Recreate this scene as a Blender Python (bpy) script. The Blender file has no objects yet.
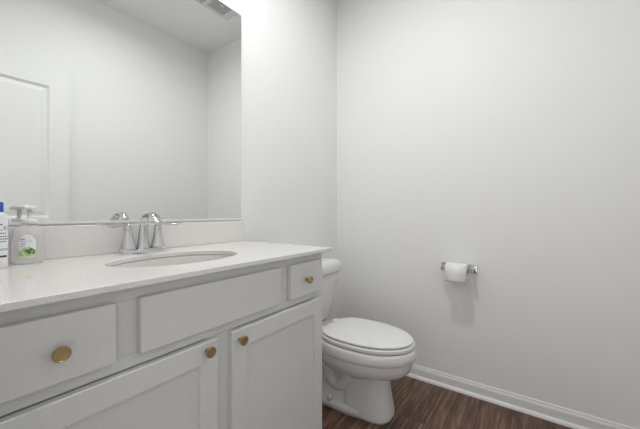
import bpy, bmesh, math, random
from mathutils import Vector, Matrix
random.seed(4)
S = bpy.context.scene
C = S.collection

# ---------------------------------------------------------------- camera, world, lights, exposure
H = 1.05
cam = bpy.data.cameras.new('camera'); co = bpy.data.objects.new('camera', cam); C.objects.link(co)
co.location = (0, 0, H); co.rotation_euler = (math.radians(90), 0, math.radians(35.3 - 90))
cam.sensor_width = 36; cam.lens = 304 / 640 * 36; cam.shift_y = -1.5 / 640; cam.clip_start = 0.01
S.camera = co
w = bpy.data.worlds.new('world'); S.world = w; w.use_nodes = True
w.node_tree.nodes['Background'].inputs[0].default_value = (0.99, 0.995, 0.995, 1)
w.node_tree.nodes['Background'].inputs[1].default_value = 1.08
S.view_settings.view_transform = 'Standard'; S.view_settings.look = 'None'
S.view_settings.gamma = 1; S.view_settings.use_curve_mapping = False
S.view_settings.exposure = 0.0
LX, LY, CEIL = 0.93, 0.50, 2.7357
la = bpy.data.lights.new('ceiling_lamp_light', 'AREA'); la.shape = 'DISK'; la.size = 0.17
la.energy = 11; la.spread = math.radians(168); la.color = (1.0, 0.998, 0.99)
lo = bpy.data.objects.new('ceiling_lamp_light', la); C.objects.link(lo); lo.location = (LX, LY, CEIL - 0.024)

# room numbers
WR, WB, WF, WL = 1.945, 1.2228, -0.4064, 0.02
CT, CF = 0.9096, 0.6747       # counter top height, counter front edge

# ---------------------------------------------------------------- materials
def mat(name, col, rough=0.5, metal=0.0, **kw):
    m = bpy.data.materials.new(name); m.use_nodes = True
    b = m.node_tree.nodes['Principled BSDF']
    b.inputs['Base Color'].default_value = (*col, 1); b.inputs['Roughness'].default_value = rough
    b.inputs['Metallic'].default_value = metal
    for k, v in kw.items(): b.inputs[k.replace('_', ' ')].default_value = v
    return m
def N(m, t, **kw):
    n = m.node_tree.nodes.new(t)
    for k, v in kw.items(): setattr(n, k, v)
    return n
def L(m, a, b): m.node_tree.links.new(a, b)
def noise_mix(m, c1, c2, scale, lo=0.3, hi=0.7, bump=0.0, detail=4, vec_scale=None):
    b = m.node_tree.nodes['Principled BSDF']
    tc = N(m, 'ShaderNodeTexCoord'); n = N(m, 'ShaderNodeTexNoise'); n.inputs['Scale'].default_value = scale; n.inputs['Detail'].default_value = detail
    src = tc.outputs['Object']
    if vec_scale:
        mp = N(m, 'ShaderNodeMapping'); mp.inputs['Scale'].default_value = vec_scale; L(m, src, mp.inputs[0]); src = mp.outputs[0]
    L(m, src, n.inputs['Vector'])
    r = N(m, 'ShaderNodeValToRGB'); r.color_ramp.elements[0].position = lo; r.color_ramp.elements[1].position = hi
    r.color_ramp.elements[0].color = (*c1, 1); r.color_ramp.elements[1].color = (*c2, 1)
    L(m, n.outputs['Fac'], r.inputs[0]); L(m, r.outputs[0], b.inputs['Base Color'])
    if bump:
        bp = N(m, 'ShaderNodeBump'); bp.inputs['Strength'].default_value = bump; bp.inputs['Distance'].default_value = 0.001
        L(m, n.outputs['Fac'], bp.inputs['Height']); L(m, bp.outputs[0], b.inputs['Normal'])
    return m
M = {}
M['wall'] = noise_mix(mat('wall_paint', (.8, .8, .79), .65), (.87, .873, .868), (.885, .888, .884), 220, bump=.06)
M['ceil'] = noise_mix(mat('ceiling_paint', (.78, .78, .77), .8), (.86, .862, .855), (.875, .877, .87), 150, bump=.08)
M['trim'] = noise_mix(mat('trim_paint', (.82, .82, .82), .3), (.82, .82, .815), (.84, .84, .835), 30)
M['cab'] = noise_mix(mat('cabinet_paint', (.62, .62, .6), .38), (.69, .695, .68), (.71, .715, .70), 60, bump=.03)
M['cabin'] = mat('cabinet_inside', (.35, .34, .32), .7)
M['quartz'] = noise_mix(mat('quartz', (.8, .78, .76), .12), (.72, .675, .65), (.815, .795, .78), 330, .34, .50, detail=3)
M['porc'] = noise_mix(mat('porcelain', (.8, .8, .79), .08, Coat_Weight=.3), (.79, .79, .78), (.80, .80, .79), 10)
M['basin'] = noise_mix(mat('basin_glaze', (.74, .72, .69), .1), (.70, .68, .65), (.72, .70, .67), 10)
M['plastic'] = noise_mix(mat('seat_plastic', (.83, .83, .82), .2), (.825, .825, .815), (.84, .84, .83), 10)
M['chrome'] = noise_mix(mat('chrome', (.6, .6, .61), .05, 1.0), (.60, .60, .61), (.65, .65, .66), 20)
M['nickel'] = noise_mix(mat('satin_nickel', (.6, .59, .57), .25, 1.0), (.56, .55, .53), (.64, .63, .61), 40)
M['brass'] = noise_mix(mat('brushed_brass', (.55, .36, .13), .33, 1.0), (.38, .28, .125), (.50, .375, .18), 90, vec_scale=(1, 1, 8))
M['mirror'] = mat('mirror_silver', (.88, .89, .885), .0, 1.0)
M['mirror_edge'] = mat('mirror_edge', (.30, .32, .31), .15, .3)
M['paper'] = noise_mix(mat('tissue', (.88, .88, .88), .9), (.86, .86, .86), (.9, .9, .9), 160, bump=.3)
M['card'] = noise_mix(mat('cardboard', (.4, .3, .2), .9), (.36, .27, .18), (.45, .34, .23), 80)
M['dark'] = mat('dark_void', (.05, .05, .05), .8)
M['vent'] = mat('vent_enamel', (.7, .7, .68), .4)
M['clear'] = mat('clear_plastic', (.98, .98, .97), .10, 0, Transmission_Weight=.65, IOR=1.22)
M['pump'] = mat('white_pump_plastic', (.80, .79, .76), .25)
M['white_label'] = mat('white_label', (.86, .86, .87), .35)
M['green'] = mat('pale_green_ink', (.42, .55, .22), .4)
M['green2'] = mat('dark_green_ink', (.07, .16, .06), .4)
M['green3'] = mat('cream_green_ink', (.68, .76, .52), .4)
M['ink'] = mat('grey_ink', (.22, .23, .28), .5)
M['blueink'] = mat('light_blue_ink', (.14, .33, .50), .5)
M['blue'] = mat('blue_cap_plastic', (.015, .09, .50), .3)
M['bottle'] = mat('white_bottle_plastic', (.80, .81, .83), .3)
M['core'] = mat('fixture_white', (.8, .8, .8), .4)
m = mat('lamp_diffuser', (.9, .9, .9), .5); b = m.node_tree.nodes['Principled BSDF']
b.inputs['Emission Color'].default_value = (1, .985, .96, 1); b.inputs['Emission Strength'].default_value = 3; M['lamp'] = m
m = m.copy(); m.name = 'shade_glass'; m.node_tree.nodes['Principled BSDF'].inputs['Emission Strength'].default_value = 1.0; M['shade'] = m

def floor_mat():
    m = mat('walnut_vinyl_plank', (.1, .06, .04), .38)
    b = m.node_tree.nodes['Principled BSDF']
    tc = N(m, 'ShaderNodeTexCoord'); sp = N(m, 'ShaderNodeSeparateXYZ'); L(m, tc.outputs['Object'], sp.inputs[0])
    def mth(op, a, bb=None):
        n = N(m, 'ShaderNodeMath', operation=op)
        for i, v in enumerate((a, bb)):
            if v is None: continue
            if isinstance(v, (int, float)): n.inputs[i].default_value = v
            else: L(m, v, n.inputs[i])
        return n.outputs[0]
    PW = 0.152
    v = mth('DIVIDE', mth('ADD', sp.outputs['Y'], 5.02), PW); row = mth('FLOOR', v); fv = mth('FRACT', v)
    off = mth('MULTIPLY', mth('FRACT', mth('MULTIPLY', row, 0.3719)), 1.2)
    u = mth('DIVIDE', mth('ADD', mth('ADD', sp.outputs['X'], off), 10), 1.2); cx = mth('FLOOR', u); fu = mth('FRACT', u)
    cmb = N(m, 'ShaderNodeCombineXYZ'); L(m, cx, cmb.inputs[0]); L(m, row, cmb.inputs[1])
    wn = N(m, 'ShaderNodeTexWhiteNoise'); L(m, cmb.outputs[0], wn.inputs['Vector'])
    # grain, stretched along x, shifted per plank
    sh = N(m, 'ShaderNodeVectorMath', operation='MULTIPLY_ADD')
    L(m, wn.outputs['Color'], sh.inputs[0]); sh.inputs[1].default_value = (7, 7, 7); L(m, tc.outputs['Object'], sh.inputs[2])
    mp = N(m, 'ShaderNodeMapping'); mp.inputs['Scale'].default_value = (2.0, 34, 1); L(m, sh.outputs[0], mp.inputs[0])
    n1 = N(m, 'ShaderNodeTexNoise'); n1.inputs['Scale'].default_value = 1.6; n1.inputs['Detail'].default_value = 6; n1.inputs['Distortion'].default_value = .6
    L(m, mp.outputs[0], n1.inputs['Vector'])
    mp2 = N(m, 'ShaderNodeMapping'); mp2.inputs['Scale'].default_value = (6, 160, 1); L(m, sh.outputs[0], mp2.inputs[0])
    n2 = N(m, 'ShaderNodeTexNoise'); n2.inputs['Scale'].default_value = 1.5; n2.inputs['Detail'].default_value = 4; L(m, mp2.outputs[0], n2.inputs['Vector'])
    f = mth('ADD', mth('MULTIPLY', n1.outputs['Fac'], .60), mth('MULTIPLY', n2.outputs['Fac'], .40))
    f = mth('ADD', f, mth('MULTIPLY', mth('SUBTRACT', wn.outputs['Value'], .5), .06))
    r = N(m, 'ShaderNodeValToRGB'); e = r.color_ramp.elements
    e[0].position = .36; e[0].color = (.040, .019, .011, 1); e[1].position = .63; e[1].color = (.30, .18, .12, 1)
    e.new(.47).color = (.105, .054, .034, 1); e.new(.56).color = (.185, .100, .065, 1)
    L(m, f, r.inputs[0])
    g = mth('MAXIMUM', mth('GREATER_THAN', mth('ABSOLUTE', mth('SUBTRACT', fv, .5)), .5 - .0011 / PW), mth('GREATER_THAN', mth('ABSOLUTE', mth('SUBTRACT', fu, .5)), .5 - .0011 / 1.2))
    mx = N(m, 'ShaderNodeMix', data_type='RGBA'); L(m, g, mx.inputs[0]); L(m, r.outputs[0], mx.inputs[6]); mx.inputs[7].default_value = (.02, .011, .008, 1)
    L(m, mx.outputs[2], b.inputs['Base Color'])
    bp = N(m, 'ShaderNodeBump'); bp.inputs['Strength'].default_value = .25; bp.inputs['Distance'].default_value = .001
    L(m, mth('SUBTRACT', f, g), bp.inputs['Height']); L(m, bp.outputs[0], b.inputs['Normal'])
    return m
M['floor'] = floor_mat()

# ---------------------------------------------------------------- helpers
def obj(name, bm, mats, parent=None, smooth=False, bevel=0, seg=2, sub=0):
    me = bpy.data.meshes.new(name)
    bmesh.ops.recalc_face_normals(bm, faces=bm.faces)
    bm.to_mesh(me); bm.free()
    if not isinstance(mats, (list, tuple)): mats = [mats]
    for x in mats: me.materials.append(x)
    o = bpy.data.objects.new(name, me); C.objects.link(o)
    if smooth:
        for p in me.polygons: p.use_smooth = True
    if bevel:
        md = o.modifiers.new('bevel', 'BEVEL'); md.width = bevel; md.segments = seg; md.limit_method = 'ANGLE'; md.angle_limit = math.radians(40)
        for p in me.polygons: p.use_smooth = True
        wn = o.modifiers.new('wn', 'WEIGHTED_NORMAL'); wn.keep_sharp = True
    if sub:
        md = o.modifiers.new('sub', 'SUBSURF'); md.levels = sub; md.render_levels = sub
        for p in me.polygons: p.use_smooth = True
    if parent:
        o.parent = parent; o.location = -Vector(parent.location)     # parents are never rotated: parts stay in world coordinates
    return o
def thing(name, label, cat, loc, group=None):
    o = bpy.data.objects.new(name, None); C.objects.link(o); o.location = loc; o.empty_display_size = .05
    o['label'] = label; o['category'] = cat
    if group: o['group'] = group
    return o
def tag(o, label, cat, group=None):
    o['label'] = label; o['category'] = cat
    if group: o['group'] = group
    return o
def sobj(name, bm, mats, label=None, parent=None, **kw):
    o = obj(name, bm, mats, parent, **kw)
    if not parent: o['kind'] = 'structure'
    if label: o['label'] = label
    return o
def box(bm, x0, x1, y0, y1, z0, z1, mi=0):
    v = [bm.verts.new((x, y, z)) for x in (x0, x1) for y in (y0, y1) for z in (z0, z1)]
    for q in ((0, 1, 3, 2), (4, 6, 7, 5), (0, 4, 5, 1), (2, 3, 7, 6), (0, 2, 6, 4), (1, 5, 7, 3)):
        bm.faces.new([v[i] for i in q]).material_index = mi
    return bm
def B(*a): return box(bmesh.new(), *a)
def loft(bm, rings, cap0=True, cap1=True, mi=0, closed=True):
    vs = [[bm.verts.new(p) for p in r] for r in rings]; n = len(vs[0])
    for a, b_ in zip(vs, vs[1:]):
        for i in range(n if closed else n - 1):
            j = (i + 1) % n; bm.faces.new((a[i], a[j], b_[j], b_[i])).material_index = mi
    if cap0: bm.faces.new(vs[0][::-1]).material_index = mi
    if cap1: bm.faces.new(vs[-1]).material_index = mi
    return vs
def lathe(bm, prof, org, axis='Z', n=32, mi=0, cap0=True, cap1=True, sx=1.0, sy=1.0):
    """prof: list of (radius, distance along axis)"""
    rings = []
    for r, h in prof:
        ring = []
        for i in range(n):
            a = 2 * math.pi * i / n; c, s = r * math.cos(a) * sx, r * math.sin(a) * sy
            if axis == 'Z': p = (c, s, h)
            elif axis == 'Y': p = (c, h, s)
            else: p = (h, c, s)
            ring.append(Vector(p) + Vector(org))
        rings.append(ring)
    loft(bm, rings, cap0, cap1, mi); return bm
def tube(bm, pts, rad, n=14, flat=None, up=Vector((0, 0, 1)), cap=True):
    """sweep an ellipse along pts; rad a number or list; flat = list of (width, thickness)"""
    pts = [Vector(p) for p in pts]; rings = []
    for i, p in enumerate(pts):
        t = (pts[min(i + 1, len(pts) - 1)] - pts[max(i - 1, 0)]).normalized()
        u = up if abs(t.dot(up)) < .98 else Vector((0, 1, 0))
        s = t.cross(u).normalized(); q = s.cross(t).normalized()
        rw, rt = flat[i] if flat else ((rad[i], rad[i]) if isinstance(rad, (list, tuple)) else (rad, rad))
        rings.append([p + s * (rw * math.cos(2 * math.pi * k / n)) + q * (rt * math.sin(2 * math.pi * k / n)) for k in range(n)])
    loft(bm, rings, cap, cap); return bm
def curve_pts(P, n=24):
    """Catmull-Rom through P"""
    P = [Vector(p) for p in P]; P = [2 * P[0] - P[1]] + P + [2 * P[-1] - P[-2]]; out = []
    k = len(P) - 3
    for i in range(n + 1):
        t = i / n * k; j = min(int(t), k - 1); f = t - j; a, b_, c, d = P[j:j + 4]
        out.append(.5 * ((2 * b_) + (c - a) * f + (2 * a - 5 * b_ + 4 * c - d) * f * f + (3 * b_ - a - 3 * c + d) * f ** 3))
    return out
def interp(xs, ys, x):
    for a, b_, c, d in zip(xs, xs[1:], ys, ys[1:]):
        if x <= b_: return c + (d - c) * (x - a) / (b_ - a)
    return ys[-1]

# ---------------------------------------------------------------- the room
T = .11
sobj('floor', B(-.5, WR + T, WF - T, WB + T, -.05, 0), M['floor'])
sobj('ceiling', B(WL - T, WR + T, WF - T, WB + T, CEIL, CEIL + .1), M['ceil'])
sobj('wall_back', B(WL - T, WR + T, WB, WB + T, 0, CEIL), M['wall'])
sobj('wall_right', B(WR, WR + T, WF, WB, 0, CEIL), M['wall'])
sobj('wall_front', B(WL - T, WR + T, WF - T, WF, 0, CEIL), M['wall'])
DO0, DO1, DH = -.335, .40, 2.045           # doorway in the left wall
bm = B(WL - T, WL, DO1, WB, 0, CEIL); box(bm, WL - T, WL, WF, DO0, 0, CEIL); box(bm, WL - T, WL, DO0, DO1, DH, CEIL)
sobj('wall_left', bm, M['wall'])

def baseboard(name, axis, wall, a0, a1, sgn, h=.077):
    """profile swept along an axis; sgn = direction from wall into the room"""
    prof = [(0, 0), (.012, 0), (.012, h - .022), (.0105, h - .016), (.007, h - .010), (.006, h - .003), (.004, h), (0, h)]
    bm = bmesh.new(); rings = []
    for a in (a0, a1):
        rings.append([(wall + sgn * d, a, z) if axis == 'Y' else (a, wall + sgn * d, z) for d, z in prof])
    loft(bm, rings)
    o = sobj(name, bm, M['trim'])
    q = [(.0121, 0), (.0121 + .014, 0)] + [(.0121 + .014 * math.cos(t), .019 * math.sin(t)) for t in [k * math.pi / 12 for k in range(1, 7)]]
    bm = bmesh.new(); loft(bm, [[(wall + sgn * d, a, z) if axis == 'Y' else (a, wall + sgn * d, z) for d, z in q] for a in (a0, a1)])
    sobj('shoe_moulding', bm, M['trim'], parent=o)
baseboard('baseboard_right', 'Y', WR, WF, WB, -1)
baseboard('baseboard_back', 'X', WB, 1.012, WR - .027, -1)
baseboard('baseboard_front', 'X', WF, WL, WR - .027, 1)
# casing round the doorway the picture is taken from
bm = B(WL, WL + .014, DO1, DO1 + .057, 0, DH + .057); box(bm, WL, WL + .014, DO0, DO1 - .0005, DH, DH + .057)
sobj('trim_1', bm, M['trim'], bevel=.003)
bm = B(WL - T, WL, DO1 - .018, DO1 - .0002, 0, DH - .0002); box(bm, WL - T, WL, DO0 + .0002, DO0 + .018, 0, DH - .0002); box(bm, WL - T, WL, DO0 + .0182, DO1 - .0182, DH - .018, DH - .0002)
sobj('trim_2', bm, M['trim'])

# the open door leaf, folded back almost flat against the front wall (seen in the mirror)
ang = math.radians(-.4); hx0, hy0 = .048, -.367
def DL(u, v, d):     # u along leaf, v height, d depth behind the leaf's face
    return (hx0 + u * math.cos(ang) + d * math.sin(ang), hy0 + u * math.sin(ang) - d * math.cos(ang), v)
DW, DT = .71, 2.03
bm = bmesh.new()
def panel_ring(x0, x1, z0, z1, d): return [bm.verts.new(DL(x, z, d)) for x, z in ((x0, z0), (x1, z0), (x1, z1), (x0, z1))]
P1 = (.105, .601, 1.018, 1.948); P2 = (.105, .601, .22, .85)
xs = [0, P1[0], P1[1], DW]; zs = [.012, P2[2], P2[3], P1[2], P1[3], DT]
g = {(i, j): bm.verts.new(DL(xs[i], zs[j], 0)) for i in range(4) for j in range(6)}
for i in range(3):
    for j in range(5):
        if i == 1 and j in (1, 3): continue
        bm.faces.new((g[i, j], g[i + 1, j], g[i + 1, j + 1], g[i, j + 1]))
for (x0, x1, z0, z1), j in ((P1, 3), (P2, 1)):
    prev = [g[1, j], g[2, j], g[2, j + 1], g[1, j + 1]]
    for ins, d in ((.001, .003), (.012, .019), (.016, .019), (.044, .007), (.048, .006)):
        cur = panel_ring(x0 + ins, x1 - ins, z0 + ins, z1 - ins, d)
        for k in range(4): bm.faces.new((prev[k], prev[(k + 1) % 4], cur[(k + 1) % 4], cur[k]))
        prev = cur
    bm.faces.new(prev)
bk = [bm.verts.new(DL(x, z, .033)) for x, z in ((0, .012), (DW, .012), (DW, DT), (0, DT))]
bm.faces.new(bk[::-1])
bot = [g[i, 0] for i in range(4)]; top = [g[i, 5] for i in range(4)]
bm.faces.new(bot + [bk[1], bk[0]]); bm.faces.new(top + [bk[2], bk[3]])
bm.faces.new([g[0, j] for j in range(6)] + [bk[3], bk[0]]); bm.faces.new([g[3, j] for j in range(6)] + [bk[2], bk[1]])
door = sobj('door_1', bm, M['wall'])
bm = bmesh.new(); kx, ky, _ = DL(DW - .06, 0, 0)
lathe(bm, [(.03, 0), (.03, .006), (.012, .01), (.011, .03), (.022, .036), (.027, .048), (.022, .06), (.006, .064)], (kx, ky, .93), 'Y', 28)
sobj('door_knob', bm, M['nickel'], parent=door, smooth=True)

# ceiling register seen in the mirror
vx, vy = 1.5486, .365
v = thing('ceiling_vent', 'white square exhaust vent grille in the ceiling, seen at the top of the mirror', 'vent', (vx, vy, CEIL))
bm = bmesh.new(); zc = CEIL - .0001
hx, hy = .150, .130
# frame with stepped rings
rings = []
for ins, dz in ((0, 0), (0, .004), (.006, .010), (.058, .010), (.060, .006)):
    iy = min(ins, .040 if ins > .01 else ins)
    rings.append([(vx + sx * (hx - ins - (.010 if ins > .01 else 0)), vy + sy * (hy - iy), zc - dz) for sx, sy in ((-1, -1), (1, -1), (1, 1), (-1, 1))])
loft(bm, rings, True, False)
obj('frame', bm, M['vent'], v)
gx, gy = hx - .070, hy - .040
obj('backing', B(vx - gx, vx + gx, vy - gy, vy + gy, zc - .002, zc - .0012), M['dark'], v)
bm = bmesh.new(); n = 15
for i in range(n):
    x = vx - gx + (i + .5) * 2 * gx / n; box(bm, x - .0016, x + .0016, vy - gy, vy + gy, zc - .007, zc - .004)
for i in range(16):
    y = vy - gy + (i + .5) * 2 * gy / 16; box(bm, vx - gx, vx + gx, y - .0016, y + .0016, zc - .0075, zc - .0045)
obj('grille', bm, M['vent'], v)
for sx in (-1,):
    bm = bmesh.new()
    for i in range(9):
        y = vy - .098 + i * .0212
        for k in (0, 1): box(bm, vx + sx * (.118 + k * .014) - .0045, vx + sx * (.118 + k * .014) + .0045, y - .0055, y + .0055, zc - .0104, zc - .0101)
    obj('slots', bm, M['dark'], v)
bm = bmesh.new(); lathe(bm, [(.013, -.0078), (.013, -.012), (.009, -.014), (.002, -.0145)], (vx, vy, zc), 'Z', 20)
obj('screw', bm, M['core'], v, smooth=True)

# ceiling lamp above the frame
l = thing('ceiling_lamp', 'round white flush lamp in the middle of the ceiling', 'lamp', (LX, LY, CEIL))
bm = bmesh.new(); lathe(bm, [(.125, -.0002), (.125, -.012), (.112, -.020), (.092, -.020), (.090, -.014)], (LX, LY, CEIL), 'Z', 48, cap1=False)
obj('lamp_ring', bm, M['core'], l, smooth=True)
bm = bmesh.new(); lathe(bm, [(.09, -.013), (.09, -.017)], (LX, LY, CEIL), 'Z', 48); obj('diffuser', bm, M['lamp'], l)

# vanity light above the mirror (above the frame)
VX, VY, VZ = (.31, .53, .75), 1.105, 2.20
vl = thing('vanity_light', 'three-shade chrome vanity light fixed above the wall mirror', 'lamp', (.53, WB, 2.30))
obj('back_plate', B(.23, .83, WB - .018, WB - .0005, 2.27, 2.33), M['chrome'], vl, bevel=.004)
for x in VX:
    bm = bmesh.new(); tube(bm, curve_pts([(x, WB - .018, 2.30), (x, WB - .06, 2.315), (x, VY + .02, 2.335), (x, VY, 2.318)], 14), .007, 12)
    lathe(bm, [(.004, 2.322), (.022, 2.318), (.024, 2.300)], (x, VY, 0), 'Z', 24)
    obj('arm', bm, M['chrome'], vl, smooth=True)
    bm = bmesh.new(); lathe(bm, [(.022, 2.2995), (.034, 2.285), (.044, 2.25), (.052, 2.20), (.049, 2.20), (.041, 2.25), (.031, 2.283), (.015, 2.292)], (x, VY, 0), 'Z', 32)
    obj('lamp_shade', bm, M['shade'], vl, smooth=True)
    pl = bpy.data.lights.new('bulb_light', 'POINT'); pl.energy = 0.95; pl.shadow_soft_size = .04; pl.color = (1, .998, .99)
    po = bpy.data.objects.new('bulb_light', pl); C.objects.link(po); po.location = (x, VY, 2.190)

# ---------------------------------------------------------------- vanity cabinet
yF = CF + .031           # face frame plane
yD = CF + .012           # door faces
cab = thing('vanity_cabinet', 'light grey painted bathroom vanity cabinet with shaker doors under the white countertop', 'cabinet', (.52, .95, 0))
CX0, CX1, zB, zT = .036, 1.010, .10, CT - .0155
bm = bmesh.new()
box(bm, CX0, CX0 + .018, yF + .0185, WB - .002, 0, zT); box(bm, CX1 - .018, CX1, yF + .0185, WB - .002, 0, zT)
box(bm, CX0 + .0185, CX1 - .0185, yF + .07, yF + .085, 0, zB)                         # toe board
box(bm, CX0 + .0185, CX1 - .0185, yF + .0185, WB - .002, zB, zB + .016)
box(bm, CX0 + .0185, CX1 - .0185, WB - .010, WB - .002, zB + .017, zT)
obj('body', bm, M['cab'], cab)
bm = bmesh.new()
for x0, x1 in ((CX0, .10), (.480, .568), (.955, CX1)): box(bm, x0, x1, yF, yF + .018, zB, .72)
box(bm, CX0, CX1, yF, yF + .018, .7201, .7480)
for x0, x1 in ((CX0, .10), (.25, .322), (.738, .81), (.955, CX1)): box(bm, x0, x1, yF, yF + .018, .7481, .865)
box(bm, CX0, CX1, yF, yF + .018, .8651, zT); box(bm, CX0, CX1, yF, yF + .018, zB - .0005, .13)
box(bm, CX0 + .02, CX1 - .02, yF + .010, yF + .0175, .131, .864)
obj('face_frame', bm, M['cab'], cab, bevel=.0008)

def knob(x, z, parent):
    bm = bmesh.new()
    prof = [(.0055, 0), (.0055, .012), (.0065, .014), (.0125, .0165), (.0135, .018), (.0135, .0215), (.0125, .0232), (.0115, .0232), (.0108, .0224), (.0006, .0222)]
    lathe(bm, [(r, -d) for r, d in prof], (x, yD - .0001, z), 'Y', 40)
    o = obj('knob', bm, M['brass'], None, smooth=True)
    o.modifiers.new('es', 'EDGE_SPLIT').split_angle = math.radians(35)
    o.parent = parent; o.location = (0, 0, 0)
    o['label'] = 'round brushed brass knob'
    return o
def front(name, x0, x1, z0, z1, kx=None, kz=None):
    o = obj(name, B(x0, x1, yD, yF - .0006, z0, z1), M['cab'], cab, bevel=.0018)
    if kx is not None: knob(kx, kz, o)
    return o
KY = .655
front('drawer', .072, .2625, .7485, .8685, .1705, .806)
front('false_front', .309, .7475, .7485, .8685)
front('drawer', .799, .985, .7485, .8685, .8815, .807)
def shaker(x0, x1, z0, z1, kx, kz):
    bm = bmesh.new(); rings = []
    st = .052
    for ins, y in ((.0, yF - .0006), (0, yD + .0015), (.0015, yD), (st, yD), (st + .0015, yD + .008), (st + .0016, yD + .008)):
        rings.append([(x, y, z) for x, z in ((x0 + ins, z0 + ins), (x1 - ins, z0 + ins), (x1 - ins, z1 - ins), (x0 + ins, z1 - ins))])
    loft(bm, rings)
    o = obj('door', bm, M['cab'], cab)
    knob(kx, kz, o)
shaker(.058, .502, .118, .7185, .4675, .698)
shaker(.549, .985, .118, .7185, .5740, .691)

# ---------------------------------------------------------------- countertop with oval cut-out
SX, SY, SA, SB = .530, .925, .198, .143
ctop = thing('countertop', 'white speckled quartz vanity top with an oval sink cut-out', 'countertop', (.52, .95, CT - .015))
x0, x1, y0, y1 = WL + .001, 1.034, CF, WB - .001
bm = bmesh.new(); n = 96
angs = sorted([2 * math.pi * i / n for i in range(n)] + [math.atan2(y - SY, x - SX) % (2 * math.pi) for x in (x0, x1) for y in (y0, y1)])
def rect(a, ins):
    c, s = math.cos(a), math.sin(a); k = 1e9
    if abs(c) > 1e-9: k = min(k, ((x1 if c > 0 else x0) - SX) / c)
    if abs(s) > 1e-9: k = min(k, ((y1 if s > 0 else y0) - SY) / s)
    x, y = SX + k * c, SY + k * s
    return min(max(x, x0 + ins), x1 - ins), min(max(y, y0 + ins), y1 - ins)
def ell(a, g=0):
    # same direction as the ray to the rectangle
    c, s = math.cos(a), math.sin(a); k = 1 / math.sqrt((c / (SA + g)) ** 2 + (s / (SB + g)) ** 2)
    return SX + k * c, SY + k * s
zt, zb = CT, CT - .0145
seq = [(lambda a: (*ell(a), zb)), (lambda a: (*ell(a), zt - .002)), (lambda a: (*ell(a, .002), zt)), (lambda a: (*rect(a, .0015), zt)), (lambda a: (*rect(a, .0005), zt - .0005)),
       (lambda a: (*rect(a, 0), zt - .0015)), (lambda a: (*rect(a, 0), zb + .002)), (lambda a: (*rect(a, .002), zb)), (lambda a: (*ell(a), zb))]
loft(bm, [[f(a) for a in angs] for f in seq], False, False)
bmesh.ops.remove_doubles(bm, verts=bm.verts, dist=1e-5)
obj('slab', bm, M['quartz'], ctop)
obj('backsplash', B(x0, x1 - .003, WB - .020, WB - .001, CT + .0002, 1.0105), M['quartz'], ctop, bevel=.002)

sink = thing('sink', 'oval white undermount basin set in the quartz countertop', 'sink', (SX, SY, CT - .16))
bm = bmesh.new(); rings = []
def er(a_, b_, z): return [(SX + a_ * math.cos(t), SY + b_ * math.sin(t), z) for t in [2 * math.pi * i / 64 for i in range(64)]]
prof = [(1.09, 0), (1.0, 0), (.985, -.006), (.965, -.03), (.92, -.06), (.82, -.09), (.66, -.112), (.45, -.125), (.25, -.131), (.11, -.134)]
zr = zb - .0005
for k, dz in prof: rings.append(er(SA * k + .003, SB * k + .003, zr + dz))
for k, dz in prof[::-1]: rings.append(er(SA * k + .010, SB * k + .010, zr + dz - .008))
loft(bm, rings, False, False)
obj('basin', bm, M['basin'], sink, smooth=True)
bm = bmesh.new(); lathe(bm, [(.030, -.1415), (.030, -.136), (.026, -.131), (.018, -.133), (.016, -.130), (.004, -.128)], (SX, SY, zr), 'Z', 32)
obj('drain', bm, M['chrome'], sink, smooth=True)

# ---------------------------------------------------------------- faucet
FX, FY = .525, 1.150
fa = thing('faucet', 'chrome two-handle faucet with arched spout behind the oval sink', 'faucet', (FX, FY, CT))
z0 = CT + .0003
bm = bmesh.new(); rings = []
for k, dz in ((1.0, 0), (1.0, .006), (.96, .011), (.86, .014)):
    ring = []
    for i in range(48):
        t = 2 * math.pi * i / 48; c, s = math.cos(t), math.sin(t)
        ring.append((FX + (.051 if c > 0 else -.051) * (1 if abs(c) > 1e-6 else 0) + .028 * k * c, FY + .028 * k * s, z0 + dz))
    rings.append(ring)
loft(bm, rings); obj('base_plate', bm, M['chrome'], fa, smooth=True)
for sg in (-1, 1):
    hx_ = FX + sg * .051
    bm = bmesh.new()
    lathe(bm, [(.0265, .010), (.0245, .020), (.0195, .040), (.0155, .060), (.0135, .076), (.0130, .078), (.0130, .080), (.0138, .082), (.0135, .092), (.0115, .100), (.006, .104), (.001, .105)], (hx_, FY, z0), 'Z', 32)
    h = obj('handle', bm, M['chrome'], fa, smooth=True)
    bm = bmesh.new()
    P_ = curve_pts([(hx_ - sg * .004, FY, z0 + .097), (hx_ + sg * .018, FY - .004, z0 + .101), (hx_ + sg * .045, FY - .010, z0 + .097), (hx_ + sg * .070, FY - .014, z0 + .099), (hx_ + sg * .088, FY - .016, z0 + .107)], 16)
    fl = [(interp([0, .3, .7, 1], [.008, .007, .0095, .005], i / 16), interp([0, .3, .7, 1], [.007, .0065, .006, .003], i / 16)) for i in range(17)]
    tube(bm, P_, None, 16, fl)
    o = obj('lever', bm, M['chrome'], None, smooth=True); o.parent = h; o.location = (0, 0, 0)
bm = bmesh.new()
P_ = curve_pts([(FX, FY + .004, z0 + .010), (FX, FY + .003, z0 + .045), (FX, FY, z0 + .085), (FX, FY - .008, z0 + .116), (FX, FY - .030, z0 + .135), (FX, FY - .062, z0 + .138), (FX, FY - .094, z0 + .125), (FX, FY - .118, z0 + .106)], 36)
fl = [(interp([0, .15, .4, .55, .75, 1], [.0240, .0175, .0125, .0120, .0145, .0150], i / 36), interp([0, .15, .4, .55, .75, 1], [.0220, .0150, .0090, .0062, .0050, .0045], i / 36)) for i in range(37)]
tube(bm, P_, None, 24, fl, up=Vector((1, 0, 0)).cross(Vector((0, 1, 0)))); 
obj('spout', bm, M['chrome'], fa, smooth=True)
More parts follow.
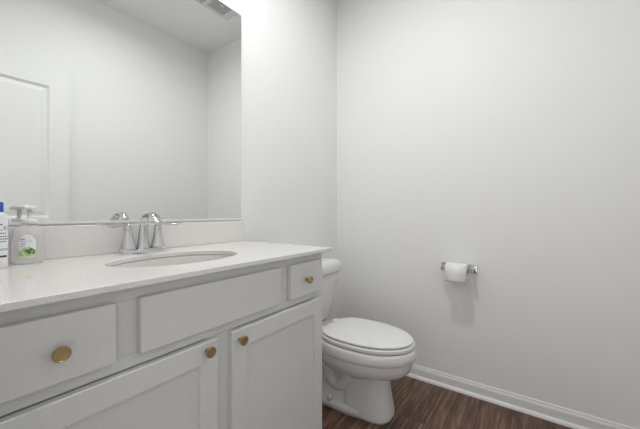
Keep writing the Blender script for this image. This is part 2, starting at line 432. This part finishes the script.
bm = bmesh.new(); lathe(bm, [(.0085, 0), (.0085, .010), (.007, .012)], (FX, FY - .113, z0 + .098), 'Z', 24); obj('aerator', bm, M['chrome'], fa, smooth=True)
bm = bmesh.new(); lathe(bm, [(.0025, .02), (.0025, .055), (.006, .058), (.006, .068), (.003, .070)], (FX, FY + .024, z0 - .01), 'Z', 20); obj('lift_rod', bm, M['chrome'], fa, smooth=True)

# ---------------------------------------------------------------- wall mirror
mi = thing('wall_mirror', 'large frameless wall mirror above the vanity backsplash', 'mirror', (.53, WB, 1.02))
mx0, mx1, mz0, mz1 = .034, 1.0285, 1.0195, 2.052
bm = B(mx0, mx1, WB - .0055, WB - .0008, mz0, mz1, 1); bm.faces.ensure_lookup_table()
for f in bm.faces:
    if f.calc_center_median().y < WB - .005: f.material_index = 0
obj('pane', bm, [M['mirror'], M['mirror_edge']], mi)
bm = B(mx0, mx1, WB - .0075, WB - .0008, mz0 - .0032, mz0 - .0002); box(bm, mx0, mx1, WB - .0078, WB - .0062, mz0 - .0031, mz0 + .0045)
obj('channel', bm, M['core'], mi)

# ---------------------------------------------------------------- toilet
TX = 1.466
def egg(hx, yf, yb, z, n=56, pw=2.0, pb=2.6, ym=None, cx=TX):
    """outline, pointed at the front, squarer at the back"""
    ym = ym if ym is not None else yf + (yb - yf) * .56
    out = []
    for i in range(n):
        t = 2 * math.pi * i / n; c, s = math.cos(t), math.sin(t)
        p = pw if s < 0 else pb
        x = abs(c) ** (2 / p) * (1 if c > 0 else -1); y = abs(s) ** (2 / p) * (1 if s > 0 else -1)
        out.append((cx + hx * x, ym + (ym - yf if s < 0 else yb - ym) * y, z))
    return out
to = thing('toilet', 'white two-piece toilet with closed lid between the vanity and the right wall', 'toilet', (TX, .85, 0))
bm = bmesh.new()
rg = [egg(*q) for q in ((0.06, 0.64, 0.9, 0.18), (0.078, 0.625, 0.93, 0.205), (0.097, 0.604, 0.95, 0.222), (0.13, 0.56, 0.965, 0.231), (0.156, 0.526, 0.98, 0.246), (0.173, 0.504, 0.99, 0.268), (0.1815, 0.492, 0.995, 0.293), (0.1838, 0.487, 1.0, 0.318), (0.184, 0.486, 1.0, 0.3245), (0.187, 0.48, 1.0, 0.328), (0.1885, 0.476, 1.0, 0.332), (0.1885, 0.474, 1.0, 0.35), (0.187, 0.476, 1.0, 0.37), (0.183, 0.48, 1.0, 0.379), (0.178, 0.484, 0.998, 0.382), (0.15, 0.515, 0.93, 0.382), (0.135, 0.54, 0.9, 0.36), (0.1, 0.6, 0.85, 0.25))]
loft(bm, rg)
obj('bowl', bm, M['porc'], to, smooth=True)
bm = bmesh.new()
rg = [egg(.100, .595, .86, 0, pw=2.7, pb=4, ym=.72, cx=TX + .017), egg(.100, .595, .86, .012, pw=2.7, pb=4, ym=.72, cx=TX + .017), egg(.097, .599, .86, .05, pw=2.6, pb=4, ym=.72, cx=TX + .017), egg(.089, .610, .855, .11, pw=2.5, pb=4, ym=.72, cx=TX + .017),
      egg(.082, .614, .85, .17, pw=2.4, pb=4, ym=.72, cx=TX + .017), egg(.078, .618, .85, .235, pw=2.4, pb=4, ym=.72, cx=TX + .017)]
loft(bm, rg)
obj('pedestal', bm, M['porc'], to, smooth=True)
# rear skirt, deck and the foot behind the pedestal
bm = bmesh.new()
loft(bm, [egg(.098, .70, 1.13, z, pw=4, pb=4) for z in (0, .026)] + [egg(.093, .70, 1.12, .032, pw=4, pb=4), egg(.068, .72, 1.09, .036, pw=4, pb=4), egg(.055, .72, 1.07, .10, pw=4, pb=4),
          egg(.055, .72, 1.07, .22, pw=4, pb=4), egg(.085, .72, 1.12, .29, pw=4, pb=4), egg(.115, .74, 1.19, .335, pw=4, pb=5), egg(.125, .80, 1.205, .375, pw=4, pb=6), egg(.120, .80, 1.20, .382, pw=4, pb=6)])
obj('base', bm, M['porc'], to, smooth=True)
for sg in (-1, 1):      # trapway relief down each side
    bm = bmesh.new(); x = TX + sg * .047
    P_ = curve_pts([(x, .80, .24), (x, .83, .165), (x, .875, .115), (x, .93, .135), (x, .955, .205), (x, 1.0, .245), (x, 1.045, .20), (x, 1.06, .12), (x, 1.06, .03)], 40)
    tube(bm, P_, [.031] * 41, 16, up=Vector((1, 0, 0)))
    obj('trapway', bm, M['porc'], to, smooth=True)
    bm = bmesh.new(); lathe(bm, [(.013, .030), (.013, .050), (.010, .058), (.003, .061)], (TX + sg * .082, .915, 0), 'Z', 20)
    obj('bolt_cap', bm, M['plastic'], to, smooth=True)
# seat and lid
def slab_egg(bm, hx, yf, yb, za, zb_, r, ym, dome=0.0):
    rings = [egg(hx - .012, yf + .012, yb - .012, za, pb=3.2, ym=ym)]
    q = .0018
    for k in range(4):
        t = k / 3 * math.pi / 2; rings.append(egg(hx - q + q * math.sin(t), yf + q - q * math.sin(t), yb - q + q * math.sin(t), za + q - q * math.cos(t), pb=3.2, ym=ym))
    for k in range(5):
        t = k / 4 * math.pi / 2; rings.append(egg(hx - r + r * math.cos(t), yf + r - r * math.cos(t), yb - r + r * math.cos(t), zb_ - r + r * math.sin(t), pb=3.2, ym=ym))
    for f in (.75, .5, .25, .08):
        rings.append(egg((hx - r) * f, ym - (ym - yf - r) * f, ym + (yb - r - ym) * f, zb_ + dome * (1 - f * f), pb=3.2, ym=ym))
    loft(bm, rings)
bm = bmesh.new(); slab_egg(bm, .181, .481, .965, .3872, .4045, .003, .745)
obj('seat', bm, M['plastic'], to, smooth=True)
bm = bmesh.new(); slab_egg(bm, .171, .490, .960, .4103, .4190, .003, .745, .004)
obj('lid', bm, M['plastic'], to, smooth=True)
for sg in (-1, 1):
    bm = B(TX + sg * .075 - .022, TX + sg * .075 + .022, .945, .990, .3826, .414); obj('hinge', bm, M['plastic'], to, bevel=.006, seg=3)
# tank
def rrect(hx, ya, yb, z, r=.03, n=6, cx=TX, bow=0.0):
    out = []
    for qx, qy, a0 in ((1, 1, 0), (-1, 1, 90), (-1, -1, 180), (1, -1, 270)):
        for i in range(n + 1):
            a = math.radians(a0 + 90 * i / n)
            x, y = qx * (hx - r) + r * math.cos(a), (yb - r if qy > 0 else ya + r) + r * math.sin(a)
            out.append([cx + x, y, z])
        if (qx, qy) == (-1, -1):
            for k in range(1, 8):
                out.append([cx - (hx - r) + 2 * (hx - r) * k / 8, ya, z])
    for p in out:
        if p[1] < (ya + yb) / 2: p[1] -= bow * (1 - ((p[0] - cx) / hx) ** 2)
    return out
tk0, tk1 = 1.026, 1.212
bm = bmesh.new()
loft(bm, [rrect(.130, 1.080, 1.205, .3835, .03), rrect(.160, 1.068, tk1, .389, .035, bow=.006), rrect(.168, 1.062, tk1, .405, .035, bow=.008), rrect(.182, 1.050, tk1, .50, .035, bow=.010), rrect(.204, 1.034, tk1, .62, .035, bow=.012), rrect(.2140, tk0, tk1, .685, .035, bow=.012)])
obj('tank', bm, M['porc'], to, smooth=True)
bm = bmesh.new()
a, b_ = tk0 - .014, tk1 + .006
loft(bm, [rrect(.200, tk0, tk1, .6855, .035, bow=.012), rrect(.230, a + .002, b_, .6865, .042, bow=.012), rrect(.234, a, b_, .692, .045, bow=.012), rrect(.234, a, b_, .725, .045, bow=.012), rrect(.224, a + .004, b_ - .003, .739, .045, bow=.012), rrect(.213, a + .014, b_ - .010, .751, .045, bow=.012), rrect(.180, a + .032, b_ - .024, .759, .045, bow=.01), rrect(.10, a + .07, b_ - .06, .762, .02)])
obj('tank_lid', bm, M['porc'], to, smooth=True)
bm = bmesh.new(); lathe(bm, [(.014, 0), (.014, -.006), (.007, -.009), (.007, -.018)], (TX - .14, tk0 - .003, .63), 'Y', 20)
tube(bm, curve_pts([(TX - .145, tk0 - .019, .63), (TX - .11, tk0 - .021, .628), (TX - .07, tk0 - .024, .622)], 8), None, 12, [(.005, .008)] * 9)
obj('flush_lever', bm, M['chrome'], to, smooth=True)

# ---------------------------------------------------------------- toilet paper holder and roll
RX, RZ = 1.872, .716; ya, yb = .2985, .4390
hd = thing('toilet_paper_holder', 'chrome two-post toilet paper holder fixed to the right wall', 'toilet paper holder', (WR, .37, RZ))
for y in (ya - .006, yb + .002):
    bm = bmesh.new()
    def sq(h, x): return [(x, y + sy * h, RZ + .012 + sz * h) for sy, sz in ((-1, -1), (1, -1), (1, 1), (-1, 1))]
    loft(bm, [sq(.0245, WR - .0003), sq(.0245, WR - .006), sq(.0225, WR - .008), sq(.0105, WR - .010), sq(.0095, WR - .035), sq(.0105, RX + .012), sq(.0125, RX + .004), sq(.0115, RX - .008)])
    obj('post', bm, M['chrome'], hd, bevel=.0015)
bm = bmesh.new(); lathe(bm, [(.0075, ya + .004), (.0075, yb - .0075)], (RX, 0, RZ + .010), 'Y', 20); obj('roller', bm, M['chrome'], hd, smooth=True)
rl = thing('toilet_paper_roll', 'white toilet paper roll hanging on the chrome holder', 'toilet paper', (RX, .37, RZ))
r0, r1, ry0, ry1 = .020, .049, .3115, .4230
bm = bmesh.new()
prof = [(r0 + .001, ry0), (r1 - .002, ry0), (r1, ry0 + .002), (r1, ry1 - .002), (r1 - .002, ry1), (r0 + .001, ry1)]
vs = lathe(bm, prof + [prof[0]], (RX, 0, RZ - .002), 'Y', 48, cap0=False, cap1=False)
obj('paper', bm, M['paper'], rl, smooth=True).modifiers.new('es', 'EDGE_SPLIT').split_angle = math.radians(40)
bm = bmesh.new(); pts = [(RX - r1 * math.cos(t) - .0008, RZ - .002 + r1 * math.sin(t)) for t in [math.radians(70 - k * 10) for k in range(8)]] + [(RX - r1 - .0008, RZ - .012), (RX - r1 - .0002, RZ - .030), (RX - r1 + .001, RZ - .046), (RX - r1 + .003, RZ - .052)]
loft(bm, [[(x, y, z) for x, z in pts] for y in (ry0 + .001, ry1 - .001)], False, False, closed=False)
o = obj('loose_sheet', bm, M['paper'], rl, smooth=True); sm = o.modifiers.new('so', 'SOLIDIFY'); sm.thickness = .0006; sm.offset = 1
bm = bmesh.new(); lathe(bm, [(r0, ry0 + .0005), (r0, ry1 - .0005), (r0 - .0012, ry1 - .0005), (r0 - .0012, ry0 + .0005), (r0, ry0 + .0005)], (RX, 0, RZ - .002), 'Y', 32, cap0=False, cap1=False)
obj('cardboard_core', bm, M['card'], rl, smooth=True)

# ---------------------------------------------------------------- bottles on the counter
FONT = {'C': ['0111', '1000', '1000', '1000', '1000', '1000', '0111'], 'e': ['0000', '0000', '0110', '1001', '1111', '1000', '0111']}
def wrap_label(parent, name, cx, cy, ax, ay, a0, a1, za, zb_, nu, nv, fn, mats):
    """a label bent round an elliptical bottle; fn(u, v) gives the ink"""
    bm = bmesh.new(); g = []
    for i in range(nu + 1):
        a = math.radians(a0 + (a1 - a0) * i / nu)
        g.append([bm.verts.new((cx + ax * math.cos(a), cy + ay * math.sin(a), za + (zb_ - za) * j / nv)) for j in range(nv + 1)])
    for i in range(nu):
        for j in range(nv):
            r_ = fn((i + .5) / nu, (j + .5) / nv)
            if r_ is not None: bm.faces.new((g[i][j], g[i + 1][j], g[i + 1][j + 1], g[i][j + 1])).material_index = r_
    return obj(name, bm, mats, parent, smooth=True)
def superell(cx, cy, ax, ay, z, n=40, p=2.0, rot=0):
    out = []
    for i in range(n):
        t = 2 * math.pi * i / n; c, s = math.cos(t), math.sin(t)
        x = abs(c) ** (2 / p) * (1 if c > 0 else -1) * ax; y = abs(s) ** (2 / p) * (1 if s > 0 else -1) * ay
        out.append((cx + x, cy + y, z))
    return out
# clear pump bottle
bx, by = .2235, 1.158; zz = CT + .0004
so = thing('soap_dispenser', 'clear hand soap pump bottle with green leaf label by the backsplash', 'soap bottle', (bx, by, zz))
bm = bmesh.new()
A, Bq = .0345, .027
loft(bm, [superell(bx, by, A * k, Bq * k, zz + h) for k, h in ((.86, 0), (.96, .003), (1.0, .010), (1.0, .060), (.99, .078), (.94, .090), (.80, .099), (.55, .105), (.40, .107), (.36, .112))])
obj('bottle_body', bm, M['clear'], so, smooth=True)
bm = bmesh.new(); lathe(bm, [(.0165, .1085), (.0165, .120), (.0135, .123), (.0056, .124), (.0052, .150)], (bx + .002, by, zz), 'Z', 28)
obj('collar', bm, M['pump'], so, smooth=True)
bm = bmesh.new(); lathe(bm, [(.010, .149), (.0135, .151), (.0135, .157), (.011, .160), (.002, .161)], (bx + .002, by, zz), 'Z', 28)
tube(bm, curve_pts([(bx, by, zz + .1555), (bx - .006, by - .016, zz + .1565), (bx - .012, by - .032, zz + .1535)], 8), [.0062] * 5 + [.0055, .005, .0046, .004], 14)
obj('pump_head', bm, M['pump'], so, smooth=True)
bm = bmesh.new(); tube(bm, [(bx, by, zz + .107), (bx + .002, by, zz + .06), (bx + .008, by, zz + .008)], .0022, 10); obj('dip_tube', bm, M['pump'], so, smooth=True)
def soap_art(u, v):
    d = ((u - .5) / .5) ** 2 + ((v - .5) / .5) ** 2
    if abs(u - .5) > .46 and (v < .06 or v > .94): return None
    if v > .60 and ((u - .5) / .5) ** 2 + ((v - .60) / .40) ** 2 > 1: return None
    if .78 < v < .82 and .10 < u < .40: return 4
    if .70 < v < .72 and .10 < u < .80 and int(u * 40) % 3: return 4
    if .58 < v < .63 and .08 < u < .45 and int(u * 34) % 3: return 4
    if .50 < v < .52 and .08 < u < .40: return 4
    wv = .36 + .12 * math.sin((u - .15) * 4.2)
    if v < wv:
        for cx_, cy_, ra, an in ((.72, .36, .17, .5), (.62, .24, .15, -.2), (.86, .26, .13, 1.2), (.50, .33, .13, .2)):
            dx, dy = u - cx_, v - cy_; p_, q_ = dx * math.cos(an) + dy * math.sin(an), -dx * math.sin(an) + dy * math.cos(an)
            if (p_ / ra) ** 2 + (q_ / (ra * .36)) ** 2 < 1: return 2
        return 3 if (v < .10 or int((u + v) * 9) % 4 == 0) else 1
    return 0
wrap_label(so, 'label', bx, by, A + .0005, Bq + .0005, 226, 286, zz + .016, zz + .082, 44, 48, soap_art, [M['white_label'], M['green'], M['green2'], M['green3'], M['ink']])
# white bottle with a blue cap
cx_, cy_ = .1505, 1.118; zz = CT + .0004
lb = thing('lotion_bottle', 'white lotion bottle with blue cap at the left edge of the counter', 'bottle', (cx_, cy_, zz))
A, Bq = .0265, .019
bm = bmesh.new()
loft(bm, [superell(cx_, cy_, A * k, Bq * k, zz + h, p=2.4) for k, h in ((.90, 0), (.98, .003), (1, .008), (1, .112), (.97, .125), (.88, .135), (.70, .141), (.50, .143))])
obj('bottle_body', bm, M['bottle'], lb, smooth=True)
bm = bmesh.new(); loft(bm, [superell(cx_, cy_, .0175 * k, .0150 * k, zz + h, p=2.2) for k, h in ((1, .1432), (1.02, .146), (1.0, .165), (.96, .168), (.4, .1685))])
obj('cap', bm, M['blue'], lb, smooth=True)
def lotion_art(u, v):
    # a word in tall light letters, lines of small print, a dark stamp low down
    if .77 < v < .91 and .50 < u < .905:
        col = int((u - .50) / .045); row = int((.91 - v) / (.14 / 7))
        ch = 'C' if col < 4 else ('e' if 5 <= col < 9 else None)
        if ch and FONT[ch][min(row, 6)][col - (0 if ch == 'C' else 5)] == '1': return 1
    for v0, u0, u1 in ((.68, .5, .80), (.62, .5, .88), (.56, .5, .92), (.50, .5, .84)):
        if v0 < v < v0 + .03 and u0 < u < u1 and int(u * 60) % 5: return 1
    if .34 < v < .355 and .5 < u < .9: return 2
    if .31 < v < .325 and .5 < u < .9: return 2
    if .16 < v < .20 and .5 < u < .86: return 3
    if u > .955: return 2
    return 0
def sup_label():
    bm = bmesh.new(); g = []; nu, nv = 60, 70
    for i in range(nu + 1):
        t = math.radians(205 + (338 - 205) * i / nu); c, s = math.cos(t), math.sin(t)
        x = abs(c) ** (2 / 2.4) * (1 if c > 0 else -1) * (A + .0004); y = abs(s) ** (2 / 2.4) * (1 if s > 0 else -1) * (Bq + .0004)
        g.append([bm.verts.new((cx_ + x, cy_ + y, zz + .010 + .112 * j / nv)) for j in range(nv + 1)])
    for i in range(nu):
        for j in range(nv):
            bm.faces.new((g[i][j], g[i + 1][j], g[i + 1][j + 1], g[i][j + 1])).material_index = lotion_art((i + .5) / nu, (j + .5) / nv)
    return bm
obj('label', sup_label(), [M['white_label'], M['ink'], M['blueink'], M['dark']], lb, smooth=True)
